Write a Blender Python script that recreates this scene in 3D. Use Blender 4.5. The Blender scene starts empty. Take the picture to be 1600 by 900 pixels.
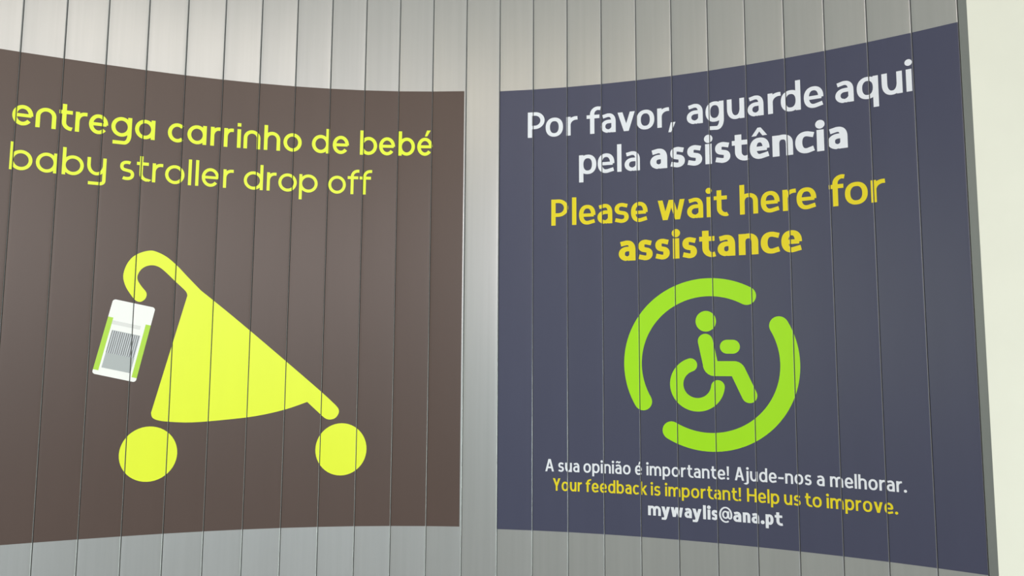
import bpy, math
from mathutils import Matrix, Vector
from mathutils.geometry import tessellate_polygon

scene = bpy.context.scene
C = scene.collection
PI = math.pi

# ------------------------------------------------------------------ camera
cam_data = bpy.data.cameras.new('camera')
cam_data.sensor_width = 36.0
cam_data.lens = 1239.03 / 1600.0 * 36.0
cam_data.clip_start = 0.05
cam = bpy.data.objects.new('camera', cam_data)
C.objects.link(cam)
cam.matrix_world = (Matrix.Translation((0, 0, 1.5)) @ Matrix.Rotation(PI/2 + 0.103617, 4, 'X')
                    @ Matrix.Rotation(0.004982, 4, 'Z'))
scene.camera = cam

# ------------------------------------------------------------------ world, lights, exposure
world = bpy.data.worlds.new('world')
scene.world = world
world.use_nodes = True
world.node_tree.nodes['Background'].inputs[0].default_value = (0.87, 1.0, 0.95, 1)
world.node_tree.nodes['Background'].inputs[1].default_value = 0.365

def area(name, loc, aim, sx, sy, power, col):
    d = bpy.data.lights.new(name, 'AREA')
    d.shape = 'RECTANGLE'; d.size = sx; d.size_y = sy; d.energy = power; d.color = col
    o = bpy.data.objects.new(name, d); C.objects.link(o)
    o.location = loc
    o.rotation_euler = (Vector(aim) - Vector(loc)).to_track_quat('-Z', 'Y').to_euler()
    return o

# the hall's window band behind the camera, the ceiling lamps, added fill and edge lights
area('window_light', (0.0, -4.9, 3.0), (0, 2.7, 1.9), 2.4, 1.8, 130, (1.0, 0.93, 0.91))
area('window_light', (2.6, -4.9, 3.0), (0, 2.7, 1.9), 2.4, 1.8, 34, (0.85, 1.0, 1.0))
area('low_fill_light', (0.0, -4.9, 1.2), (0, 2.7, 1.5), 2.4, 1.4, 29, (0.76, 0.92, 1.0))  # added low fill, lifts the lower part of the wall
area('left_fill_light', (-4.1, -2.0, 2.2), (1.0, 2.2, 1.6), 2.0, 2.0, 48, (0.95, 1.0, 0.72))  # added fill from the left for the right half of the wall
area('slat_edge_light', (4.2, 0.2, 0.75), (0.3, 2.4, 1.0), 0.6, 1.3, 78, (0.85, 1.0, 0.90))  # unseen light, added narrow and low for bright lines on right slat edges
area('ceiling_lamp', (0.7, -3.0, 4.75), (0.7, -2.9, 0), 0.8, 1.2, 54, (1.0, 0.88, 0.74))
area('ceiling_lamp', (-2.2, -3.7, 4.75), (-2.2, -3.6, 0), 1.6, 0.8, 57, (1.0, 0.84, 0.62))
area('ceiling_lamp', (0.3, 1.6, 4.75), (0.3, 1.7, 0), 1.0, 0.5, 6, (1.0, 0.9, 0.8))

vs = scene.view_settings
vs.view_transform = 'Standard'; vs.look = 'None'; vs.gamma = 1.0; vs.use_curve_mapping = False
vs.exposure = 0.0

# ------------------------------------------------------------------ materials
def mat(name, col, rough=0.45, metal=0.0, spec=0.5, var=0.03, scale=(6, 6, 0.8), bump=0.0, coat=0.0):
    m = bpy.data.materials.new(name); m.use_nodes = True
    nt = m.node_tree; b = nt.nodes['Principled BSDF']
    tc = nt.nodes.new('ShaderNodeTexCoord'); mp = nt.nodes.new('ShaderNodeMapping')
    mp.inputs['Scale'].default_value = scale
    nz = nt.nodes.new('ShaderNodeTexNoise'); nz.inputs['Scale'].default_value = 3.0; nz.inputs['Detail'].default_value = 5
    nt.links.new(tc.outputs['Object'], mp.inputs[0]); nt.links.new(mp.outputs[0], nz.inputs['Vector'])
    mr = nt.nodes.new('ShaderNodeMapRange')
    mr.inputs['To Min'].default_value = 1 - var; mr.inputs['To Max'].default_value = 1 + var
    mr.inputs['From Min'].default_value = 0.3; mr.inputs['From Max'].default_value = 0.7
    nt.links.new(nz.outputs['Fac'], mr.inputs['Value'])
    mx = nt.nodes.new('ShaderNodeVectorMath'); mx.operation = 'SCALE'
    mx.inputs[0].default_value = col
    nt.links.new(mr.outputs[0], mx.inputs['Scale'])
    nt.links.new(mx.outputs[0], b.inputs['Base Color'])
    b.inputs['Roughness'].default_value = rough
    b.inputs['Metallic'].default_value = metal
    b.inputs['Specular IOR Level'].default_value = spec
    b.inputs['Coat Weight'].default_value = coat
    if bump:
        bp = nt.nodes.new('ShaderNodeBump'); bp.inputs['Strength'].default_value = bump
        bp.inputs['Distance'].default_value = 0.002
        nt.links.new(nz.outputs['Fac'], bp.inputs['Height']); nt.links.new(bp.outputs[0], b.inputs['Normal'])
    return m

M_SLAT = mat('satin_painted_metal', (0.392, 0.395, 0.408), 0.30, 0.50, 0.5, 0.03, (22, 22, 0.5), 0.02)
M_CORE = mat('dark_joint_backing', (0.020, 0.018, 0.018), 0.8)
M_WHITE = mat('white_painted_wall', (0.690, 0.665, 0.605), 0.55, 0, 0.4, 0.02, (1.5, 1.5, 1.5), 0.15)
M_POST = mat('grey_end_profile', (0.190, 0.203, 0.205), 0.45, 0.2)
M_FLOOR = mat('grey_terrazzo', (0.38, 0.39, 0.40), 0.3, 0, 0.5, 0.15, (20, 20, 20))
M_CEIL = mat('white_ceiling', (0.62, 0.61, 0.58), 0.8)
M_BROWN = mat('brown_vinyl', (0.098, 0.064, 0.057), 0.33, 0, 0.30, 0.02)
M_BLUE = mat('dark_blue_vinyl', (0.065, 0.068, 0.124), 0.33, 0, 0.30, 0.02)
M_LIME = mat('lime_yellow_vinyl', (0.840, 0.950, 0.042), 0.33, 0, 0.30, 0.01)
M_GREEN = mat('green_vinyl', (0.390, 0.800, 0.010), 0.33, 0, 0.30, 0.01)
M_YELLOW = mat('yellow_vinyl', (0.840, 0.690, 0.016), 0.33, 0, 0.30, 0.01)
M_PAPER = mat('white_vinyl', (0.840, 0.860, 0.970), 0.33, 0, 0.30, 0.01)
M_CARD = mat('bright_white_vinyl', (0.96, 0.96, 0.98), 0.33, 0, 0.30, 0.01)
M_TAGGREEN = mat('tag_green_vinyl', (0.460, 0.740, 0.060), 0.33, 0, 0.30, 0.01)
M_TAGGREY = mat('tag_grey_vinyl', (0.46, 0.49, 0.52), 0.33, 0, 0.30, 0.01)
M_TAGPALE = mat('tag_pale_grey_vinyl', (0.78, 0.78, 0.80), 0.33, 0, 0.30, 0.01)
M_BAR = mat('bar_code_dark_grey', (0.25, 0.26, 0.28), 0.33, 0, 0.30, 0.01)

# ------------------------------------------------------------------ object helpers
def empty(name, loc=(0, 0, 0), parent=None):
    o = bpy.data.objects.new(name, None); C.objects.link(o)
    o.empty_display_size = 0.1
    if parent:
        o.parent = parent
    else:
        o.location = loc
    return o

def mesh_obj(name, verts, faces, m, parent=None, mats=None, smooth=False):
    me = bpy.data.meshes.new(name)
    me.from_pydata([tuple(v) for v in verts], [], faces)
    me.materials.append(m); me.update()
    if smooth:
        for p in me.polygons: p.use_smooth = True
    o = bpy.data.objects.new(name, me); C.objects.link(o)
    if parent:
        o.parent = parent
        o.matrix_parent_inverse = Matrix.Translation(-parent_loc(parent))
    return o

def parent_loc(p):
    v = Vector((0, 0, 0))
    while p:
        v = v + Vector(p.location); p = p.parent
    return v

def box(name, a, b, m, parent=None):
    x0, y0, z0 = a; x1, y1, z1 = b
    v = [(x0,y0,z0),(x1,y0,z0),(x1,y1,z0),(x0,y1,z0),(x0,y0,z1),(x1,y0,z1),(x1,y1,z1),(x0,y1,z1)]
    f = [(0,3,2,1),(4,5,6,7),(0,1,5,4),(1,2,6,5),(2,3,7,6),(3,0,4,7)]
    return mesh_obj(name, v, f, m, parent)

# ------------------------------------------------------------------ the curved slat wall
W = 0.12                      # slat module
GAP = 0.0007                  # half of the open joint
PATH = [[-1.5476,2.4032],[-1.439,2.4543],[-1.3299,2.5042],[-1.2196,2.5515],[-1.1078,2.5953],[-0.9944,2.6344],
        [-0.8793,2.6682],[-0.7626,2.6961],[-0.6445,2.7175],[-0.5254,2.7322],[-0.4057,2.74],[-0.2857,2.7408],
        [-0.1658,2.7347],[-0.0465,2.7219],[0.0719,2.7026],[0.1892,2.677],[0.305,2.6456],[0.4191,2.6086],
        [0.5315,2.5664],[0.6419,2.5193],[0.7501,2.4675],[0.8562,2.4114],[0.9598,2.3509],[1.0609,2.2862],
        [1.1592,2.2173],[1.2542,2.1441]]
EXTRA = 8                     # slats that carry on past the left edge
pts = [Vector(p) for p in PATH]
d = (pts[0] - pts[1]).normalized()
for i in range(EXTRA):
    ang = 0.03
    d = Vector((d.x*math.cos(ang) + d.y*-math.sin(ang), d.x*math.sin(ang) + d.y*math.cos(ang)))
    pts.insert(0, pts[0] + d*W)
NP = len(pts) - 1
Z0, Z1 = 0.02, 4.8

# slat profile: (distance from the slat's edge, how far the face lies back)
LEDGE = [(0.0, 0.0011), (0.0003, 0.0005), (0.0009, 0.0002), (0.0080, 0.0)]
REDGE = [(0.0, 0.0024), (0.0006, 0.0015), (0.0015, 0.0008), (0.0023, 0.0004), (0.0032, 0.00012), (0.0090, 0.0)]
KNOT = [GAP + e for e, _ in LEDGE] + [W - GAP - e for e, _ in reversed(REDGE)]
DEEP = [q for _, q in LEDGE] + [q for _, q in reversed(REDGE)]

def depth_at(t):
    if t <= KNOT[0]: return DEEP[0]
    for i in range(len(KNOT) - 1):
        if t <= KNOT[i+1]:
            k = (t - KNOT[i]) / (KNOT[i+1] - KNOT[i])
            return DEEP[i] + k*(DEEP[i+1] - DEEP[i])
    return DEEP[-1]

def on_wall(j, t, z, lift=0.0):
    """point on slat j (0 = first slat in view) at t metres from its left joint"""
    a, b = pts[j + EXTRA], pts[j + EXTRA + 1]
    e = (b - a).normalized(); n = Vector((e.y, -e.x))
    p = a + e*t + n*(lift - depth_at(t))
    return Vector((p.x, p.y, z))

wall = empty('wall_back', (0, 0, 0)); wall['kind'] = 'structure'
wall['label'] = 'concave wall of narrow vertical satin grey metal slats'
for j in range(-EXTRA, 25):
    v = []; f = []
    n = len(KNOT)
    prof = [(t, -q) for t, q in zip(KNOT, DEEP)] + [(W - GAP, -0.022), (GAP, -0.022)]
    a, b = pts[j + EXTRA], pts[j + EXTRA + 1]
    e = (b - a).normalized(); nn = Vector((e.y, -e.x))
    for z in (Z0, Z1):
        for t, q in prof:
            p = a + e*t + nn*q
            v.append((p.x, p.y, z))
    k = len(prof)
    for i in range(k):
        f.append((i, (i+1) % k, (i+1) % k + k, i + k))
    f.append(tuple(range(k-1, -1, -1))); f.append(tuple(range(k, 2*k)))
    mesh_obj('slat', v, f, M_SLAT, wall)
# dark backing behind the joints
v = []; f = []
for i, p in enumerate(pts):
    q = pts[min(i+1, NP)] - pts[max(i-1, 0)]; q.normalize(); nn = Vector((q.y, -q.x))
    for off in (-0.010, -0.060):
        for z in (0.0, Z1):
            v.append((p.x + nn.x*off, p.y + nn.y*off, z))
for i in range(NP):
    a, b = 4*i, 4*i + 4
    f += [(a, b, b+1, a+1), (a+2, a+3, b+3, b+2), (a+1, b+1, b+3, a+3), (a, a+2, b+2, b)]
f += [(0, 1, 3, 2), (4*NP, 4*NP+2, 4*NP+3, 4*NP+1)]
mesh_obj('backing', v, f, M_CORE, wall)

# end profile and the white wall that starts beside it
pe = pts[-1]; e = (pts[-1] - pts[-2]).normalized(); nn = Vector((e.y, -e.x))
def prism(name, plan, z0, z1, m, parent=None):
    k = len(plan)
    v = [(x, y, z0) for x, y in plan] + [(x, y, z1) for x, y in plan]
    f = [(i, (i+1) % k, (i+1) % k + k, i + k) for i in range(k)] + [tuple(range(k-1, -1, -1)), tuple(range(k, 2*k))]
    return mesh_obj(name, v, f, m, parent)
A = pe + e*0.001 + nn*0.003
B = pe + e*0.022 + nn*0.003
D = pe + e*0.022 - nn*0.06
E_ = pe + e*0.001 - nn*0.06
post = prism('trim_1', [A, B, D, E_], 0, Z1, M_POST); post['kind'] = 'structure'
corner = B
wr = prism('wall_right', [(corner.x+0.0005, corner.y), (corner.x + 3.2, corner.y - 0.10), (corner.x + 3.2, corner.y + 0.3), (corner.x+0.0005, corner.y + 0.3)], 0, Z1, M_WHITE)
wr['kind'] = 'structure'

# ------------------------------------------------------------------ room shell (out of view, it carries the light)
fl = box('floor', (-4.2, -5.2, -0.1), (4.6, 3.6, 0.0), M_FLOOR); fl['kind'] = 'structure'
ce = box('ceiling', (-4.2, -5.2, 4.8), (4.6, 3.6, 4.9), M_CEIL); ce['kind'] = 'structure'

# ------------------------------------------------------------------ flat graphics cut into slat-wide pieces
def clip(poly, s0, s1):
    """convex polygon cut to s0 <= s <= s1"""
    for lim, sign in ((s0, 1), (s1, -1)):
        out = []
        for i in range(len(poly)):
            p, q = poly[i], poly[(i+1) % len(poly)]
            a, b = sign*(p[0] - lim), sign*(q[0] - lim)
            if a >= 0: out.append(p)
            if (a > 0 and b < 0) or (a < 0 and b > 0):
                k = a/(a - b); out.append((p[0] + k*(q[0]-p[0]), p[1] + k*(q[1]-p[1])))
        poly = out
        if len(poly) < 3: return []
    return poly

def applique(name, layers, m, parent, lift, step=0.00006):
    """layers: lists of convex polygons in (s, z); laid on the slats, open over the joints"""
    v = []; f = []
    for li, polys in enumerate(layers):
        for pi, poly in enumerate(polys):
            h = lift + li*step + pi*1.0e-6
            smin = min(p[0] for p in poly); smax = max(p[0] for p in poly)
            for j in range(int(math.floor(smin/W)), int(math.floor(smax/W)) + 1):
                if j < -EXTRA or j > 24: continue
                for i in range(len(KNOT) - 3):      # the print stops short of the slat's rolled right edge
                    a, b = j*W + KNOT[i], j*W + KNOT[i+1]
                    if b <= smin or a >= smax: continue
                    c = clip(poly, a, b)
                    if len(c) < 3: continue
                    ar = sum(c[k][0]*c[(k+1) % len(c)][1] - c[(k+1) % len(c)][0]*c[k][1] for k in range(len(c)))
                    if abs(ar) < 1e-10: continue
                    if ar < 0: c = c[::-1]
                    n0 = len(v)
                    v += [on_wall(j, p[0] - j*W, p[1], h) for p in c]
                    f.append(tuple(range(n0, n0 + len(c))))
    return mesh_obj(name, v, f, m, parent)

def tri(outline):
    t = tessellate_polygon([[Vector((x, y, 0)) for x, y in outline]])
    return [[outline[i] for i in q] for q in t]

def hull(pts):
    P = sorted(set(pts))
    if len(P) < 3: return P
    def half(it):
        o = []
        for p in it:
            while len(o) > 1 and (o[-1][0]-o[-2][0])*(p[1]-o[-2][1]) - (o[-1][1]-o[-2][1])*(p[0]-o[-2][0]) <= 0: o.pop()
            o.append(p)
        return o[:-1]
    return half(P) + half(reversed(P))

def ribbon(path, wv, wh, closed=False, r0=False, r1=False):
    """a stroke: elliptical nib wv wide on upright runs, wh on level ones"""
    P = []
    for p in path:
        if not P or math.hypot(p[0]-P[-1][0], p[1]-P[-1][1]) > 1e-6: P.append(p)
    if closed and math.hypot(P[0][0]-P[-1][0], P[0][1]-P[-1][1]) < 1e-6: P.pop()
    n = len(P); L = []; R = []
    for i in range(n):
        a = P[i-1] if (closed or i > 0) else P[i]
        b = P[(i+1) % n] if (closed or i < n-1) else P[i]
        tx, ty = b[0]-a[0], b[1]-a[1]
        k = 1.0
        if (closed or 0 < i < n-1):
            u = (P[i][0]-a[0], P[i][1]-a[1]); w2 = (b[0]-P[i][0], b[1]-P[i][1])
            lu, lw = math.hypot(*u), math.hypot(*w2)
            tx, ty = u[0]/lu + w2[0]/lw, u[1]/lu + w2[1]/lw
            c = (u[0]*w2[0] + u[1]*w2[1])/(lu*lw)
            k = 1/max(0.5, math.sqrt(max(0, (1 + c)/2)))
        l = math.hypot(tx, ty); nx, ny = -ty/l, tx/l
        hw = 0.5*math.sqrt((wv*nx)**2 + (wh*ny)**2)*k
        L.append((P[i][0] + nx*hw, P[i][1] + ny*hw)); R.append((P[i][0] - nx*hw, P[i][1] - ny*hw))
    q = [hull([R[i], R[(i+1) % n], L[(i+1) % n], L[i]]) for i in range(n if closed else n-1)]
    for on, c, o in ((r0, P[0], P[1]), (r1, P[-1], P[-2])):
        if on:
            a0 = math.atan2(c[1]-o[1], c[0]-o[0])
            q.append([(c[0] + wv/2*math.cos(a0 + k*PI/12), c[1] + wv/2*math.sin(a0 + k*PI/12)) for k in range(-6, 7)])
    return q

def arc(cx, cy, rx, ry, a0, a1, n=14, e=2.0):
    out = []
    for i in range(n + 1):
        a = math.radians(a0 + (a1 - a0)*i/n); c, s = math.cos(a), math.sin(a)
        out.append((cx + rx*math.copysign(abs(c)**(2/e), c), cy + ry*math.copysign(abs(s)**(2/e), s)))
    return out

def disc(cx, cy, rx, ry, n=48):
    return [[(cx + rx*math.cos(2*PI*i/n), cy + ry*math.sin(2*PI*i/n)) for i in range(n)]]

# ------------------------------------------------------------------ letter shapes, drawn as pen strokes
def glyph(ch, Wd, F):
    """layers of convex polygons for one letter, Wd wide over all, standing on y = 0"""
    X, A, Cp, D, w, h, geo = F['x'], F['a'], F['c'], F['d'], F['w'], F['h'], F['geo']
    l, r, b, t = w/2, Wd - w/2, h/2, X - h/2
    ov = 0.0 if geo else 0.012*X
    cx, cy, rx, ry = Wd/2, X/2, (Wd - w)/2, (X - h)/2 + ov
    E = 2.0 if geo else 2.25
    S = []
    st = lambda *p, **k: S.append(ribbon(list(p), w, h, **k))
    cv = lambda p, **k: S.append(ribbon(p, w, h, **k))
    def rect(x0, y0, x1, y1): S.append([[(x0, y0), (x1, y0), (x1, y1), (x0, y1)]])
    def diag(xa, ya, xb, yb, wd): S.append([[(xa-wd/2, ya), (xa+wd/2, ya), (xb+wd/2, yb), (xb-wd/2, yb)] if ya < yb else
                                            [(xb-wd/2, yb), (xb+wd/2, yb), (xa+wd/2, ya), (xa-wd/2, ya)]])
    def dot(x, y): 
        rr = (0.56 if geo else 0.66)*w
        if geo: rect(x-w/2, y-0.5*w, x+w/2, y+0.5*w)
        else: S.append(disc(x, y, rr, rr, 20))
    base = {'é': 'e', 'ê': 'e', 'ã': 'a'}.get(ch, ch)
    if base == 'o': cv(arc(cx, cy, rx, ry, 0, 360, 32, E), closed=True)
    elif base in 'bpdqg' or (base == 'a' and geo):
        cv(arc(cx, cy, rx, ry, 0, 360, 32, E), closed=True)
        left = base in 'bp'
        y0 = {'b': 0, 'd': 0, 'a': 0, 'p': -D, 'q': -D, 'g': 0.02*X}[base]; y1 = A if base in 'bd' else X
        if base == 'g':
            rh = 0.5*(Wd-w)*(0.62 if geo else .7); rv = min(D, 0.4*X)
            cv([(r, X), (r, -D + h/2 + rv)] + arc(r - rh, -D + h/2 + rv, rh, rv, 0, -90, 8) + [(l + (0 if geo else 0.03*X), -D + h/2 + (0 if geo else .03*X))])
        else:
            x = l if left else r; rect(x - w/2, y0, x + w/2, y1)
    elif base == 'c':
        a0 = 48 if geo else 50
        cxx, rxx = (cx + 0.06*Wd, rx + .06*Wd)
        if geo: cv(arc(cxx, cy, rxx, ry, a0, 360 - a0, 26, E))
        else: cv([(Wd*.95, t - .07*X)] + arc(cxx, cy, rxx, ry, 80, 280, 24, E) + [(Wd*.95, b + .07*X)])
        S[-1] = [clip(q, 0, Wd) for q in S[-1]]; S[-1] = [q for q in S[-1] if len(q) > 2]
    elif base == 'e':
        m = 0.48*X if not geo else 0.5*X
        if geo: cv(arc(cx, cy, rx, ry, -3, 322, 30, E))
        else: cv(arc(cx, cy, rx, ry, -3, 285, 30, E) + [(Wd*.95, b + .075*X)])
        rect(l, m - h*.45, r + .12*w, m + h*.45)
    elif base in 'nhmu' or (base == 'y' and geo):
        if base == 'm':
            mid = Wd/2; ra = (mid - l)/2
            rect(0, 0, w, X)
            for x0, x1 in ((l, mid), (mid, r)):
                rr = (x1-x0)/2; rv = 0.36*X
                cv(arc((x0+x1)/2, t - rv + ov, rr, rv, 170, 0, 12) + [(x1, 0)])
        elif base in 'nh':
            rv = min(0.46*X, rx*1.05)
            if base == 'h': rect(0, 0, w, A)
            elif not geo: rect(0, 0, w, X)
            if geo and base == 'n': cv([(l, 0)] + arc(cx, t - rx, rx, rx, 180, 0, 18) + [(r, 0)])
            else: cv(arc(cx, t - rv + ov, rx, rv, 172, 0, 14, E) + [(r, 0)])
        elif base == 'u':
            rv = 0.44*X
            rect(r - w/2, 0, r + w/2, X)
            cv([(l, X)] + arc(cx, b + rv - ov, rx, rv, 180, 352, 14, E))
        else:
            rv = 0.45*X; rh = 0.45*rx
            cv([(l, X)] + arc(cx, 0.10*X + h/2 + rv, rx, rv, 180, 350, 14))
            cv([(r, X), (r, -D + h/2 + rh)] + arc(r - rh, -D + h/2 + rh, rh, rh, 0, -90, 8) + [(l, -D + h/2)])
    elif base == 'a':
        rv = 0.36*X
        cv([(r, 0), (r, t - rv)] + arc(cx + .02*Wd, t - rv + ov, r - cx - .02*Wd, rv, 0, 90, 8, E) + [(cx - .05*Wd, t + ov), (.12*Wd, t - .05*X)])
        yb = 0.585*X; rb = (yb - b)/2
        cv([(r, yb)] + arc(cx + .02*Wd, b + rb - ov*.5, rx + .02*Wd, rb + ov*.5, 90, 270, 14, 2.1) + arc(cx, b + rb*1.0 - ov, rx, rb, 270, 335, 5))
    elif base == 's':
        m = X*0.505; ryt = (t + ov - m)/2; ryb = (m - b + ov)/2; rt = rx*.93
        if geo: cv(arc(cx + .02*Wd, m + ryt, rt, ryt, 60, 236, 14, 2.3) + arc(cx, m - ryb, rx, ryb, 56, -125, 14, 2.3))
        else: cv([(Wd*.91, t - .055*X)] + arc(cx + .01*Wd, m + ryt, rx*.97, ryt, 82, 240, 14, 2.2)
                 + arc(cx, m - ryb, rx, ryb, 60, -98, 14, 2.2) + [(Wd*.06, b + .06*X)])
    elif base == 't':
        xs = 0.36*Wd + .08*w; top = X*F.get('t', 1.28)
        rr = min(Wd - xs - .04*Wd, .32*X)
        cv([(xs, top), (xs, b + rr)] + arc(xs + rr, b + rr - ov, rr, rr, 180, 275, 8) + [(Wd, b + (0 if geo else .02*X))])
        rect(0, X - h, Wd*(1 if geo else .96), X)
    elif base == 'f':
        xs = 0.40*Wd; rr = min(Wd - xs, .30*X)
        cv([(xs, 0), (xs, A - h/2 - rr)] + arc(xs + rr, A - h/2 - rr, rr, rr, 180, 88, 8) + [(Wd, A - h/2 - (0 if geo else .02*X))])
        rect(0, X - h, Wd*.92, X)
    elif base == 'r':
        rect(0, 0, w, X)
        rr = max(Wd - l, .01); rv = .36*X
        if geo: cv(arc(l + rr*.75, t - rv, rr*.75, rv, 180, 90, 8) + [(Wd, t)])
        else: cv(arc(l + rr*.85, t - rv + ov, rr*.85, rv, 175, 84, 8) + [(Wd, t + ov)])
    elif base == 'i': 
        x = Wd/2; rect(x - w/2, 0, x + w/2, X); dot(x, A - .6*w)
    elif base == 'l': x = Wd/2; rect(x - w/2, 0, x + w/2, A)
    elif base == 'j':
        rect(r - w/2, 0, r + w/2, X); dot(r, A - .6*w)
        cv([(r, .1*X), (r, -D*.4)] + arc(r - .22*X, -D*.4 - .0*X, .22*X, D*.6 - h/2, 0, -90, 8) + [(0, -D + h/2)])
    elif base == 'k':
        rect(0, 0, w, A); diag(w*.9, X*.42, Wd - w*.6, X, w*1.15); diag(w*1.5, X*.55, Wd - w*.55, 0, w*1.2)
    elif base == 'v' or base == 'y':
        wd = w*1.12; diag(wd/2, X, cx, 0, wd)
        if base == 'v': diag(Wd - wd/2, X, cx, 0, wd)
        else:
            k = (X + D*.75)/X; diag(Wd - wd/2, X, Wd - wd/2 - (Wd - wd/2 - cx)*k, -D*.75, wd)
            xx = Wd - wd/2 - (Wd - wd/2 - cx)*k
            st((xx + .35*w, -D*.62), (xx - .1*w, -D + h/2 + .001*0), (0.02*Wd, -D + h/2))
    elif base == 'w':
        wd = w*1.06; q = Wd*.27
        diag(wd/2, X, q, 0, wd); diag(q, 0, cx, X, wd); diag(Wd - q, 0, cx, X, wd); diag(Wd - wd/2, X, Wd - q, 0, wd)
    elif base == 'P':
        rect(0, 0, w, Cp); y0, y1 = Cp*.40, Cp - h/2; rr = (y1 - y0)/2; rh = min(rr*1.1, Wd*.5)
        cv([(l, y1), (r - rh, y1)] + arc(r - rh, (y0+y1)/2, rh, rr, 90, -90, 16) + [(l, y0)])
    elif base == 'A':
        diag(w*.55, 0, cx - .12*w, Cp, w*1.05); diag(Wd - w*.55, 0, cx + .12*w, Cp, w*1.05); rect(Wd*.25, Cp*.25, Wd*.75, Cp*.25 + h)
    elif base == 'Y':
        diag(w*.55, Cp, cx, Cp*.4, w*1.1); diag(Wd - w*.55, Cp, cx, Cp*.4, w*1.1); rect(cx - w/2, 0, cx + w/2, Cp*.45)
    elif base == 'H':
        rect(0, 0, w, Cp); rect(Wd - w, 0, Wd, Cp); rect(w, Cp*.5 - h/2, Wd - w, Cp*.5 + h/2)
    elif base == '!': 
        S.append([[(cx - .38*w, Cp*.3), (cx + .38*w, Cp*.3), (cx + .55*w, Cp), (cx - .55*w, Cp)]]); S.append(disc(cx, .6*w, .62*w, .62*w, 16))
    elif base == '.': S.append(disc(cx, .62*w, .66*w, .66*w, 16))
    elif base == ',': S.append([[(Wd*.0, -.28*X), (Wd*.38, -.28*X), (Wd, .22*X), (Wd*.36, .22*X)]])
    elif base == '–': rect(0, X*.5 - h/2, Wd, X*.5 + h/2)
    elif base == '@':
        k = .62; ww, hh = w*k, h*k
        yc = Cp*.5 - .06*X; R1, R2 = Wd/2 - ww/2, Cp*.5 + .05*X
        S.append(ribbon(arc(cx, yc, R1, R2, -62, 262, 34) + [], ww, hh) if False else ribbon(arc(cx, yc, R1, R2, -20, 300, 34), ww, hh))
        S.append(ribbon(arc(cx - .02*Wd, yc, Wd*.19, R2*.46, 0, 360, 20), ww, hh, closed=True))
        S.append(ribbon([(cx + .2*Wd, yc + R2*.5), (cx + .2*Wd, yc - R2*.2)] + arc(cx + .2*Wd + (R1 - .2*Wd)/2, yc - R2*.2, (R1 - .2*Wd)/2, R2*.3, 180, 350, 8), ww, hh))
    if ch == 'é':
        S.append([[(cx - .02*Wd, X + .07*X), (cx + .14*Wd, X + .07*X), (cx + .36*Wd, X + .40*X), (cx + .12*Wd, X + .40*X)]])
    if ch == 'ê':
        y0, y1 = X*1.10, X*1.50
        for sg in (-1, 1):
            q = [(cx + sg*.40*Wd, y0), (cx + sg*.16*Wd, y0), (cx, y1 - .19*X), (cx, y1), (cx + sg*.08*Wd, y1)]
            S.append([q if sg < 0 else q[::-1]])
    if ch == 'ã':
        y = X*1.26; S.append(ribbon([(cx - .34*Wd, y - .06*X), (cx - .15*Wd, y + .05*X), (cx + .12*Wd, y - .05*X), (cx + .32*Wd, y + .06*X)], h*.8, h*.8))
    return S

# natural widths (in x-heights) and side gaps for the small lines, set word by word
NAT = dict(zip('aebdpqgonuhcsrtfiljkvwym', (.82,.90,.94,.94,.94,.94,.94,.96,.88,.88,.88,.78,.74,.58,.62,.62,.26,.24,.36,.88,.90,1.42,.90,1.42)))
NAT.update({'A': 1.10, 'Y': 1.02, 'H': 1.10, '!': .28, '.': .28, '–': .62, 'P': 1.0, 'é': .90, 'ã': .82})

def font(x, a, c, dd, w, h, geo=False, t=1.28):
    return dict(x=x, a=a, c=c, d=dd, w=w, h=h, geo=geo, t=t)

def place(ch, s0, s1, z, F):
    return [[[(s0 + p[0], z + p[1]) for p in poly] for poly in lay] for lay in glyph(ch, s1 - s0, F)]

def letters(sign, text, spans, z, F, m, label):
    line = empty('text_line', parent=sign); line['label'] = label
    for ch, (a, b) in zip(text, spans):
        if ch == 'l': a, b = (a+b)/2 - F['w']/2, (a+b)/2 + F['w']/2
        applique('letter', place(ch, a, b, z, F), m, line, 0.0007)

def words(sign, text, spans, z, F, m, label):
    line = empty('text_line', parent=sign); line['label'] = label
    for word, (a, b) in zip(text.split(), spans):
        gap = .17; nat = [NAT[c] for c in word]
        wmin = F['w']/F['x']
        nat = [wmin*1.0 if c in 'il' else q for c, q in zip(word, nat)]
        tot = sum(nat) + gap*(len(word) - 1); k = (b - a)/tot
        s = a
        for c, q in zip(word, nat):
            applique('letter', place(c, s, s + q*k, z, F), m, line, 0.0007)
            s += (q + gap)*k

# ------------------------------------------------------------------ sign 1: baby stroller drop off
def strips(sign, s0, s1, z0, z1, m):
    for j in range(int(math.floor(s0/W + 1e-6)), int(math.ceil(s1/W - 1e-6))):
        a, b = max(s0, j*W), min(s1, (j+1)*W)
        applique('vinyl_strip', [[[(a, z0), (b, z0), (b, z1), (a, z1)]]], m, sign, 0.0003)

st1 = empty('stroller_sign', (-0.75, 2.66, 0.977))
st1['label'] = 'dark brown vinyl wall sign with lime baby stroller symbol and bag tag'
st1['category'] = 'sign'
strips(st1, -EXTRA*W, 1.4328, 0.977, 2.488, M_BROWN)

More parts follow.
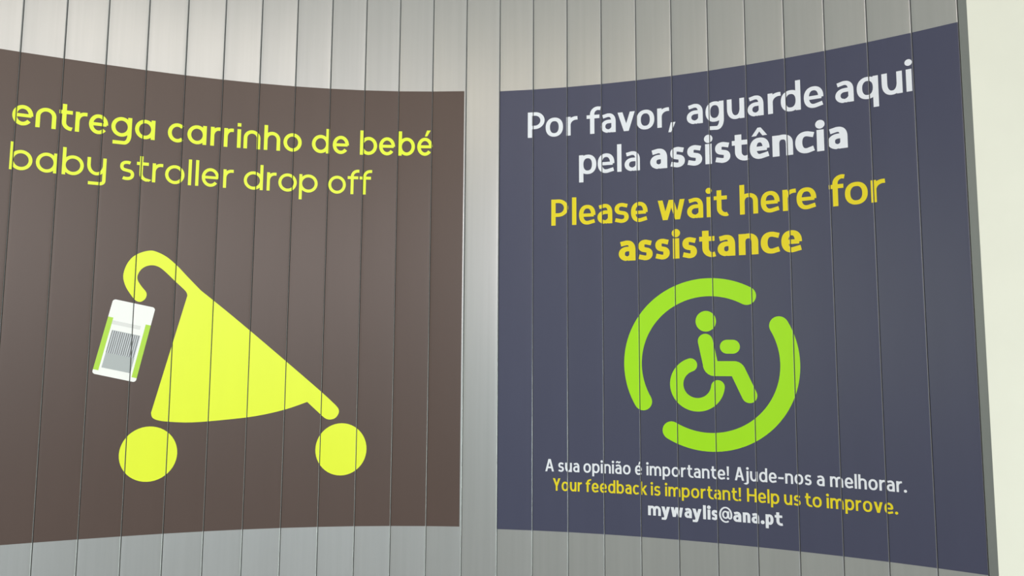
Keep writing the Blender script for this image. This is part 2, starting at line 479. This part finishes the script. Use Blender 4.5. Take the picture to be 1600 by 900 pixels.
G1 = font(.0655, .088, .09, .0255, .0120, .0118, True, 1.31)
G2 = font(.0640, .088, .09, .0250, .0100, .0104, True, 1.31)
letters(st1, 'entregacarrinhodebebé', [(-0.0107,0.0456),(0.0526,0.1087),(0.1158,0.1533),(0.1617,0.1949),(0.2004,0.2556),
    (0.2649,0.3252),(0.3347,0.395),(0.434,0.486),(0.4942,0.5545),(0.5671,0.5997),(0.61,0.6409),(0.6513,0.6658),(0.6737,0.7287),
    (0.7405,0.7945),(0.8052,0.8666),(0.9013,0.9614),(0.9724,1.0284),(1.0668,1.1267),(1.1334,1.1894),(1.2015,1.2597),(1.2679,1.3222)],
    2.2532, G1, M_LIME, 'lime lettering reading entrega carrinho de bebé')
letters(st1, 'babystrollerdropoff', [(-0.0093,0.0516),(0.0608,0.1191),(0.1326,0.1934),(0.2025,0.2574),(0.2951,0.3397),
    (0.346,0.3817),(0.3933,0.4252),(0.432,0.4915),(0.5018,0.5142),(0.5242,0.5368),(0.5454,0.6002),(0.6133,0.6461),(0.6796,0.7423),
    (0.7549,0.7862),(0.793,0.8545),(0.8625,0.925),(0.9611,1.0213),(1.027,1.0667),(1.0683,1.1112)],
    2.1110, G2, M_LIME, 'thinner lime lettering reading baby stroller drop off')

def smooth_closed(p, fixed=()):
    """Catmull-Rom through the outline, keeping the listed corners sharp"""
    out = []; n = len(p)
    for i in range(n):
        p0, p1, p2, p3 = p[i-1], p[i], p[(i+1) % n], p[(i+2) % n]
        if i in fixed: p0 = p1
        if (i+1) % n in fixed: p3 = p2
        for k in range(4):
            t = k/4
            out.append(tuple(0.5*((2*p1[c]) + (-p0[c]+p2[c])*t + (2*p0[c]-5*p1[c]+4*p2[c]-p3[c])*t*t + (-p0[c]+3*p1[c]-3*p2[c]+p3[c])*t**3) for c in (0, 1)))
    return out

sym = empty('stroller_symbol', parent=st1); sym['label'] = 'lime baby stroller pictogram'
hook = [(0.5587,1.7593),(0.5145,1.8048),(0.4835,1.8375),(0.4494,1.8661),(0.4179,1.8812),(0.3975,1.8836),(0.371,1.8749),
    (0.348,1.8588),(0.3313,1.8313),(0.3241,1.7957),(0.333,1.763),(0.351,1.7343),(0.365,1.7183),(0.3802,1.7153),(0.3932,1.7272),
    (0.3946,1.7454),(0.3795,1.7651),(0.3666,1.7866),(0.3675,1.8055),(0.3798,1.8249),(0.3998,1.835),(0.4201,1.8342),(0.441,1.8222),
    (0.4808,1.7847),(0.5116,1.7556),(0.5181,1.7407)]
applique('handle', [tri(smooth_closed(hook, (0, 25)))], M_LIME, sym, 0.0007)
body = [(0.5181,1.7407),(0.4266,1.359),(0.429,1.3478),(0.435,1.3405),(0.4504,1.3342),(0.4828,1.3295),(0.5503,1.3264),
    (0.6482,1.3332),(0.7485,1.3447),(0.8403,1.3653),(0.9127,1.3907),(0.9615,1.3455),(0.9756,1.3347),(0.9905,1.3315),(1.0074,1.3368),
    (1.0177,1.3518),(1.0173,1.3669),(1.0062,1.3809),(0.9592,1.424),(0.8401,1.5261),(0.7387,1.6122),(0.6544,1.6825),(0.6024,1.7246),(0.5587,1.7593)]
applique('canopy', [tri(smooth_closed(body, (0, 1, 10, 11, 17, 23)))], M_LIME, sym, 0.0007)
applique('wheel', [disc(0.4250, 1.2287, .0850, .0870)], M_LIME, sym, 0.0007)
applique('wheel', [disc(1.0293, 1.2320, .0850, .0870)], M_LIME, sym, 0.0007)

tag = empty('bag_tag_symbol', parent=st1); tag['label'] = 'white luggage tag print with green edges and bar code'
TL, TR, BR, BL = (0.2993,1.7215), (0.4239,1.697), (0.3768,1.456), (0.2506,1.4845)
def tp(u, v):
    a = (TL[0] + (TR[0]-TL[0])*u, TL[1] + (TR[1]-TL[1])*u); b = (BL[0] + (BR[0]-BL[0])*u, BL[1] + (BR[1]-BL[1])*u)
    return (a[0] + (b[0]-a[0])*v, a[1] + (b[1]-a[1])*v)
def quad(u0, v0, u1, v1): return [tp(u0, v1), tp(u1, v1), tp(u1, v0), tp(u0, v0)]
rd = []
for (u, v, a0) in ((.07, .035, 180), (.93, .035, 270), (.93, .965, 0), (.07, .965, 90)):
    for k in range(7):
        a = math.radians(a0 + k*15); rd.append(tp(u + .07*math.cos(a), v + .035*math.sin(a)))
applique('tag_card', [tri(rd)], M_CARD, tag, 0.0005)
applique('green_edge', [[quad(0.0, .24, .12, .945)]], M_TAGGREEN, tag, 0.0007)
applique('green_edge', [[quad(.88, .24, 1.0, .945)]], M_TAGGREEN, tag, 0.0007)
applique('grey_field', [[quad(.17, .40, .83, .90)]], M_TAGGREY, tag, 0.0007)
applique('faint_print', [[quad(.12, .275, .78, .325)]], M_TAGPALE, tag, 0.0007)
applique('bar_code', [[quad(.17 + .66*(i/14), .405, .17 + .66*((i + (.62 if i % 3 else .45))/14), .70) for i in range(14)]], M_BAR, tag, 0.0009)
applique('bar_code_gap', [[quad(.17 + .66*((i + .68)/14), .405, .17 + .66*((i + .95)/14), .70) for i in range(14)]], M_PAPER, tag, 0.0009)

# ------------------------------------------------------------------ sign 2: wait here for assistance
st2 = empty('assistance_sign', (0.62, 2.53, 0.972))
st2['label'] = 'dark blue vinyl wall sign with green wheelchair symbol in broken ring'
st2['category'] = 'sign'
strips(st2, 1.56, 3.0, 0.972, 2.4833, M_BLUE)
R = font(.0665, .0955, .091, .0285, .0150, .0125)
Bd = font(.0670, .0965, .091, .0285, .0208, .0155)
letters(st2, 'Porfavor,aguardeaqui', [(1.6606,1.7201),(1.7239,1.7848),(1.7966,1.8358),(1.8677,1.9158),(1.9172,1.9681),(1.9747,2.0336),
    (2.0388,2.0994),(2.1093,2.149),(2.1456,2.1698),(2.207,2.2592),(2.2683,2.3267),(2.3373,2.3917),(2.4017,2.4514),(2.4648,2.5041),
    (2.5041,2.5636),(2.5731,2.6303),(2.6643,2.7163),(2.7253,2.7848),(2.7942,2.8493),(2.8577,2.8762)],
    2.3095, R, M_PAPER, 'white lettering reading Por favor, aguarde aqui')
sp = [(1.8406,1.9004),(1.9052,1.9625),(1.9719,1.9869),(1.9972,2.0491),(2.0838,2.1403),(2.1498,2.1983),(2.2056,2.2544),(2.2636,2.2866),
    (2.2955,2.3443),(2.3499,2.4002),(2.4056,2.466),(2.4749,2.5364),(2.5434,2.6008),(2.6051,2.6291),(2.6379,2.6944)]
letters(st2, 'pela', sp[:4], 2.1702, R, M_PAPER, 'white lettering reading pela')
letters(st2, 'assistência', sp[4:], 2.1702, Bd, M_PAPER, 'bold white lettering reading assistência')
letters(st2, 'Pleasewaitherefor', [(1.7438,1.8026),(1.8149,1.8315),(1.8399,1.8963),(1.9031,1.9538),(1.961,2.0095),(2.0172,2.073),
    (2.107,2.1952),(2.2027,2.2544),(2.2644,2.2815),(2.2886,2.3322),(2.3701,2.4261),(2.4347,2.4917),(2.5007,2.5405),(2.542,2.5995),
    (2.6361,2.6809),(2.6809,2.7438),(2.7525,2.7914)], 1.9953, R, M_YELLOW, 'yellow lettering reading Please wait here for')
letters(st2, 'assistance', [(1.9746,2.0308),(2.0393,2.0879),(2.0961,2.1438),(2.1542,2.1755),(2.1846,2.2321),(2.2398,2.2904),
    (2.2975,2.3527),(2.3636,2.4238),(2.4312,2.4896),(2.493,2.5538)], 1.8658, Bd, M_YELLOW, 'bold yellow lettering reading assistance')
sR = font(.0300, .0415, .0405, .0110, .0062, .0056)
sB = font(.0300, .0425, .0405, .0110, .0088, .0072)
words(st2, 'A sua opinião é importante! Ajude–nos a melhorar.', [(1.7231,1.7525),(1.7669,1.8378),(1.8514,2.0068),(2.0213,2.0435),
    (2.0589,2.3174),(2.3343,2.5581),(2.573,2.5945),(2.6096,2.8119)], 1.1665, sR, M_PAPER, 'small white lettering asking for an opinion')
words(st2, 'Your feedback is important! Help us to improve.', [(1.749,1.8461),(1.8588,2.0599),(2.0723,2.1024),(2.1179,2.3521),
    (2.3698,2.4645),(2.4785,2.5254),(2.5381,2.5846),(2.5987,2.787)], 1.1043, sR, M_YELLOW, 'small yellow lettering asking for feedback')
letters(st2, 'mywaylis@ana.pt', [(2.062,2.103),(2.1048,2.132),(2.1346,2.1728),(2.1774,2.2002),(2.2022,2.2306),(2.2347,2.2444),
    (2.2483,2.2583),(2.2614,2.2796),(2.2843,2.3243),(2.327,2.3511),(2.3557,2.3779),(2.3817,2.4041),(2.4098,2.4186),(2.4229,2.446),
    (2.4498,2.4724)], 1.0415, sB, M_PAPER, 'bold white lettering of an e-mail address')

ring = empty('ring_symbol', parent=st2); ring['label'] = 'broken green ring of two arcs'
RC = (2.2632, 1.5235); RR = .2448; RT = .0580
ang = lambda p: math.degrees(math.atan2(p[1]-RC[1], p[0]-RC[0]))
a0, a1 = ang((2.3806,1.7309)), ang((2.0546,1.4045)) + 360
applique('ring_arc', [ribbon(arc(RC[0], RC[1], RR, RR, a0, a1, 48), RT, RT, r0=True, r1=True)], M_GREEN, ring, 0.0007)
a0, a1 = ang((2.4744,1.6386)), ang((2.1441,1.3167))
applique('ring_arc', [ribbon(arc(RC[0], RC[1], RR, RR, a0, a1, 48), RT, RT, r0=True, r1=True)], M_GREEN, ring, 0.0007)
wc = empty('wheelchair_symbol', parent=st2); wc['label'] = 'green pictogram of a seated person in a wheelchair'
applique('head', [disc(2.2553, 1.6593, .0322, .0330)], M_GREEN, wc, 0.0007)
def seat_path():
    return ([(2.2526,1.596),(2.2670,1.5240)] + arc(2.2790, 1.5225, .012, .0135, 190, 270, 5) + [(2.3400,1.5090)]
            + arc(2.3400, 1.4960, .0125, .013, 80, 25, 4) + [(2.3851,1.4265)])
applique('seated_body', [ribbon(seat_path(), .0470, .0470, r0=True, r1=True)], M_GREEN, wc, 0.0007)
applique('armrest', [ribbon([(2.3195,1.5777),(2.3378,1.5776)], .0436, .0436, r0=True, r1=True)], M_GREEN, wc, 0.0007)
WC = (2.2245, 1.4590); wa = lambda p: math.degrees(math.atan2(p[1]-WC[1], p[0]-WC[0]))
applique('wheelchair_wheel', [ribbon(arc(WC[0], WC[1], .0650, .0645, wa((2.2042,1.5219)), 360 + wa((2.288,1.4518)), 40), .0425, .0425, r0=True, r1=True)], M_GREEN, wc, 0.0007)
